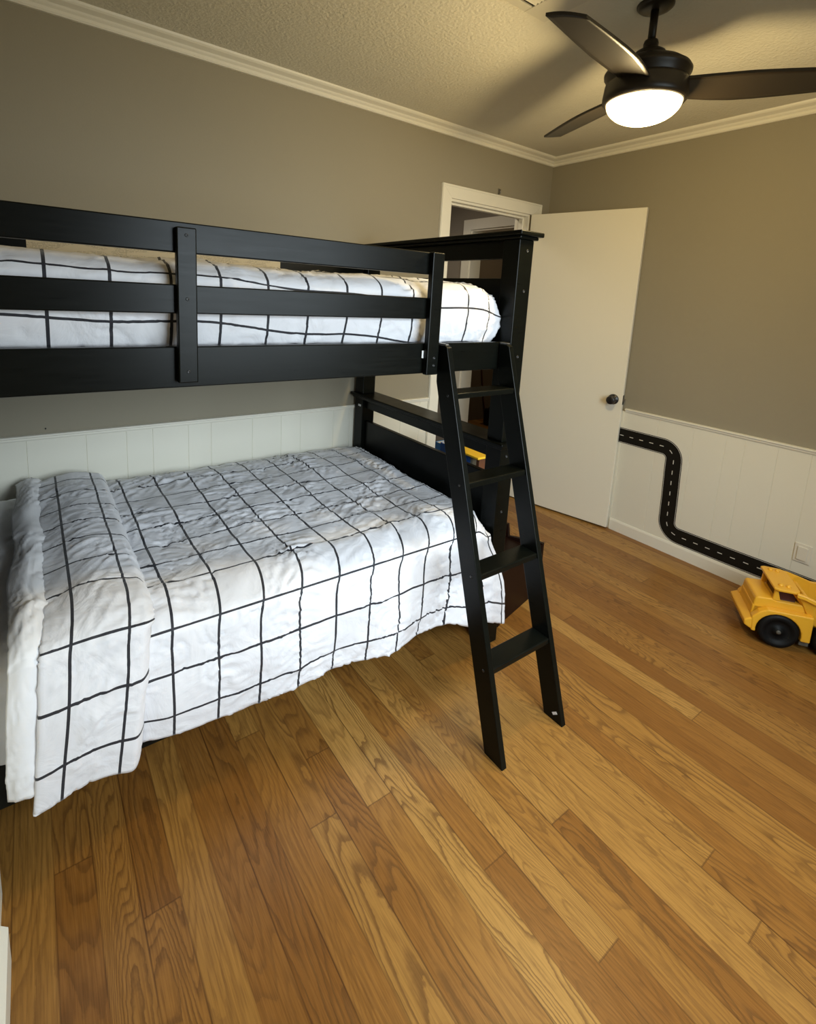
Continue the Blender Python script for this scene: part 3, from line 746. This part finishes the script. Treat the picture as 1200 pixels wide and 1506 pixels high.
prism(bm, ap[:-2]+[(0.105, 0.120), (0.080, 0.152), (0.050, 0.170), (-0.118, 0.176)], 'y', -0.124, -0.088)
box(bm, -0.118, 0.100, -0.088, 0.088, 0.100, 0.165)
o = obj('fender', bm, M_yellow, tr, bevel=0.006, segs=3)
bm = bmesh.new()   # front bumper
prism(bm, [(0.098, 0.060), (0.128, 0.075), (0.132, 0.100), (0.098, 0.118)], 'y', -0.122, 0.122)
obj('bumper', bm, M_yellow, tr, bevel=0.006, segs=3)
bm = bmesh.new()   # hood / cab
prism(bm, [(0.104, 0.100), (0.094, 0.195), (0.086, 0.204), (0.028, 0.208), (0.012, 0.202), (-0.104, 0.206), (-0.112, 0.10)], 'y', -0.088, 0.088)
obj('cab', bm, M_yellow, tr, bevel=0.008, segs=3)
bm = bmesh.new(); box(bm, -0.058, 0.010, -0.070, 0.070, 0.200, 0.256); obj('cab_shaded_interior', bm, simple('dark_red_interior_shade', (0.05, 0.012, 0.008), 0.3), tr)  # dark block, paints the shaded cab interior behind the window openings
for sy in (-0.082, 0.082):
    bm = bmesh.new(); prism(bm, [(0.030, 0.204), (0.000, 0.204), (0.008, 0.230), (0.016, 0.258), (0.026, 0.258)], 'y', sy-0.006, sy+0.006); obj('cab_pillar', bm, M_yellow, tr, bevel=0.003)
bm = bmesh.new(); prism(bm, [(-0.088, 0.200), (-0.112, 0.200), (-0.108, 0.235), (-0.095, 0.235)], 'y', -0.088, 0.088); obj('cab_back', bm, M_yellow, tr, bevel=0.003)
# dump bed: open shell
def shell():
    bm = bmesh.new()
    # stations along x: (x, half width rim, rim z, half width floor, floor z)
    stn = [(0.035, 0.105, 0.272, 0.100, 0.258), (-0.045, 0.106, 0.268, 0.098, 0.254), (-0.058, 0.108, 0.266, 0.084, 0.245), (-0.115, 0.118, 0.252, 0.090, 0.120), (-0.18, 0.124, 0.238, 0.098, 0.100), (-0.27, 0.128, 0.245, 0.100, 0.105), (-0.34, 0.128, 0.262, 0.100, 0.135)]
    def ring(x, w, zr, wf, zf, t):
        return [(x, w, zr), (x, wf, zf), (x, -wf, zf), (x, -w, zr)]
    return stn
stn = shell(); bm = bmesh.new()
# canopy plate over the cab
prism(bm, [(0.036, -0.100), (0.036, 0.100), (0.020, 0.110), (-0.045, 0.108), (-0.062, 0.090), (-0.066, 0.0), (-0.062, -0.090), (-0.045, -0.108), (0.020, -0.110)][::-1], 'z', 0.258, 0.270)
obj('bed_canopy', bm, M_yellow, tr, bevel=0.004, segs=3)
for y_ in (-0.075, 0.070):
    for x_ in (0.004, -0.024):
        bm = bmesh.new(); lathe(bm, [(0.010, 0.268), (0.009, 0.274), (0.005, 0.278), (0.001, 0.279)], x_, y_, 16)
        obj('canopy_rivet', bm, M_yellow, tr)
bm = bmesh.new(); out_r = []; in_r = []
def U(x, w, zr, wf, zf, t):
    return [(x, w+0.016, zr-0.018), (x, w+0.014, zr), (x, w, zr+0.002), (x, wf+t, zf+0.020), (x, wf-0.012, zf+t), (x, -wf+0.012, zf+t), (x, -wf-t, zf+0.020), (x, -w, zr+0.002), (x, -w-0.014, zr), (x, -w-0.016, zr-0.018), (x, -w-0.004, zr-0.010), (x, -wf-t-0.007, zf+0.016), (x, -wf+0.008, zf), (x, wf-0.008, zf), (x, wf+t+0.007, zf+0.016), (x, w+0.004, zr-0.010)]
st_ = [(-0.046, 0.098, 0.266, 0.078, 0.240), (-0.075, 0.100, 0.262, 0.082, 0.205), (-0.115, 0.106, 0.250, 0.086, 0.120), (-0.17, 0.112, 0.232, 0.090, 0.098), (-0.26, 0.114, 0.234, 0.092, 0.104), (-0.33, 0.114, 0.250, 0.092, 0.140)]
rings = [[bm.verts.new(p) for p in U(*s_, 0.003)] for s_ in st_]
for A, Z in zip(rings, rings[1:]):
    n = len(A)
    for k in range(n): bm.faces.new((A[k], A[(k+1) % n], Z[(k+1) % n], Z[k]))
bm.faces.new(rings[0]); bm.faces.new(rings[-1][::-1])
obj('dump_bed', bm, M_yellow, tr, bevel=0.003)
bm = B(-0.30, 0.07, -0.070, 0.070, 0.045, 0.100); obj('chassis', bm, M_greyp, tr, bevel=0.004)
bm = B(-0.122, -0.086, 0.070, 0.104, 0.028, 0.068); obj('side_step', bm, M_greyp, tr, bevel=0.003)
bm = bmesh.new()
for wx in (0.0, -0.205):
    for sy in (-1, 1):
        bm = bmesh.new()
        lathe_dir(bm, [(0.062, 0), (0.073, 0.004), (0.078, 0.012), (0.078, 0.052), (0.073, 0.062), (0.056, 0.065), (0.050, 0.054), (0.020, 0.053), (0.017, 0.062), (0.004, 0.063)], (wx, sy*0.064, 0.078), (0, sy, 0), 40)
        # tread blocks
        wl_ = obj('wheel', bm, M_blackp, tr)
        bm = bmesh.new(); lathe_dir(bm, [(0.009, 0), (0.009, 0.003), (0.003, 0.004)], (wx, sy*0.126, 0.078), (0, sy, 0), 16)
        obj('hub_cap', bm, M_greyp, wl_)

# ------------------------------------------------------------------ stepped walnut toy shelf behind the foot of the bed
ux, uy = 2.035, 1.448
sh = empty('toy_shelf', (ux, uy, 0), math.radians(13)); tag(sh, 'low dark walnut stepped shelf standing behind the foot of the bunk bed', 'shelf')
def side(x0, x1, pts):
    bm = bmesh.new(); prism(bm, pts, 'x', x0, x1)
    return obj('side_panel', bm, M_brown, sh, bevel=0.002)
side(-0.02, 0.0, [(0, 0), (0, 0.262), (0.03, 0.262), (0.19, 0.232), (0.200, 0.296), (0.30, 0.292), (0.31, 0.50), (0.66, 0.50), (0.66, 0)])
side(-0.42, -0.40, [(0, 0), (0, 0.262), (0.03, 0.262), (0.19, 0.232), (0.20, 0.24), (0.28, 0.24), (0.28, 0)])
side(-0.30, -0.28, [(0.28, 0), (0.28, 0.50), (0.66, 0.50), (0.66, 0)])
obj('front_panel', B(-0.40, -0.02, 0.004, 0.022, 0.0, 0.255), M_brown, sh)
obj('shelf_board', B(-0.40, -0.02, 0.022, 0.279, 0.20, 0.222), M_brown, sh)
obj('shelf_board', B(-0.28, -0.02, 0.30, 0.642, 0.478, 0.498), M_brown, sh)
obj('back_panel', B(-0.28, -0.02, 0.642, 0.66, 0.02, 0.478), M_brown, sh)
M_bl = simple('blue_cover', (0.02, 0.10, 0.36), 0.4); M_bl2 = simple('light_blue_cover', (0.05, 0.22, 0.50), 0.4)
M_be = simple('beige_cover', (0.42, 0.34, 0.22), 0.6); M_gr = simple('grey_cover', (0.18, 0.17, 0.14), 0.6); M_bk = simple('rust_brown_cover', (0.12, 0.045, 0.02), 0.5)
M_page = simple('page_paper', (0.7, 0.66, 0.56), 0.8)
def book(x, y, th, h, d, m, label):
    b = empty('book', (x, y, 0.500)); tag(b, label, 'book', 'books standing on the walnut shelf')
    bm = bmesh.new(); box(bm, 0, d, 0, 0.002, 0, h); box(bm, 0, d, th-0.002, th, 0, h); box(bm, 0, 0.002, 0.002, th-0.002, 0, h)
    obj('cover', bm, m, b); obj('pages', B(0.002, d-0.004, 0.002, th-0.002, 0.003, h-0.003), M_page, b)
bx0 = 1.775
book(bx0, 1.693, 0.018, 0.165, 0.12, M_bk, 'rust brown book, nearest the bed post in the row behind the bed')
book(bx0, 1.713, 0.026, 0.165, 0.12, M_be, 'beige book between the rust brown and the grey ones')
book(bx0, 1.741, 0.012, 0.165, 0.12, M_gr, 'thin grey book beside the beige one')
book(bx0, 1.755, 0.040, 0.164, 0.12, M_bl, 'dark blue book under the yellow folder')
book(bx0, 1.797, 0.034, 0.165, 0.12, M_bl2, 'lighter blue book under the yellow folder')
book(bx0, 1.940, 0.050, 0.172, 0.12, M_bl, 'blue book standing apart, seen through the gap above the lower board')
book(bx0, 1.992, 0.040, 0.165, 0.12, M_bl2, 'light blue book at the far end of the row behind the bed')
bm = bmesh.new(); prism(bm, [(bx0-0.02, 1.682), (bx0+0.15, 1.682), (bx0+0.15, 1.90), (bx0-0.02, 1.90)], 'z', 0.666, 0.677)
tag(obj('folder', bm, simple('yellow_folder', (0.85, 0.52, 0.03), 0.4), bevel=0.002), 'bright yellow folder lying flat on top of the books', 'folder')

# things in the far side room
bm = bmesh.new(); tube(bm, [(4.385, 4.272, 0.80), (4.395, 4.27, 0.58), (4.46, 4.27, 0.25), (4.505, 4.26, 0.07), (4.50, 4.22, 0.012)], 0.008, 8)
tag(obj('power_cord', bm, M_cord), 'reddish brown cord hanging down the far wall beyond the doorway', 'cord')
bg_ = empty('black_bag', (4.36, 4.0, 0)); tag(bg_, 'small black bag with a loop handle on the floor beyond the doorway', 'bag')
bm = B(-0.09, 0.09, -0.08, 0.08, 0, 0.20); obj('bag_body', bm, M_blackp, bg_, bevel=0.03, segs=3)
bm = bmesh.new(); tube(bm, [(0.07*math.cos(a*PI/10), 0, 0.19+0.08*math.sin(a*PI/10)) for a in range(11)], 0.008, 8); obj('handle', bm, M_blackp, bg_)
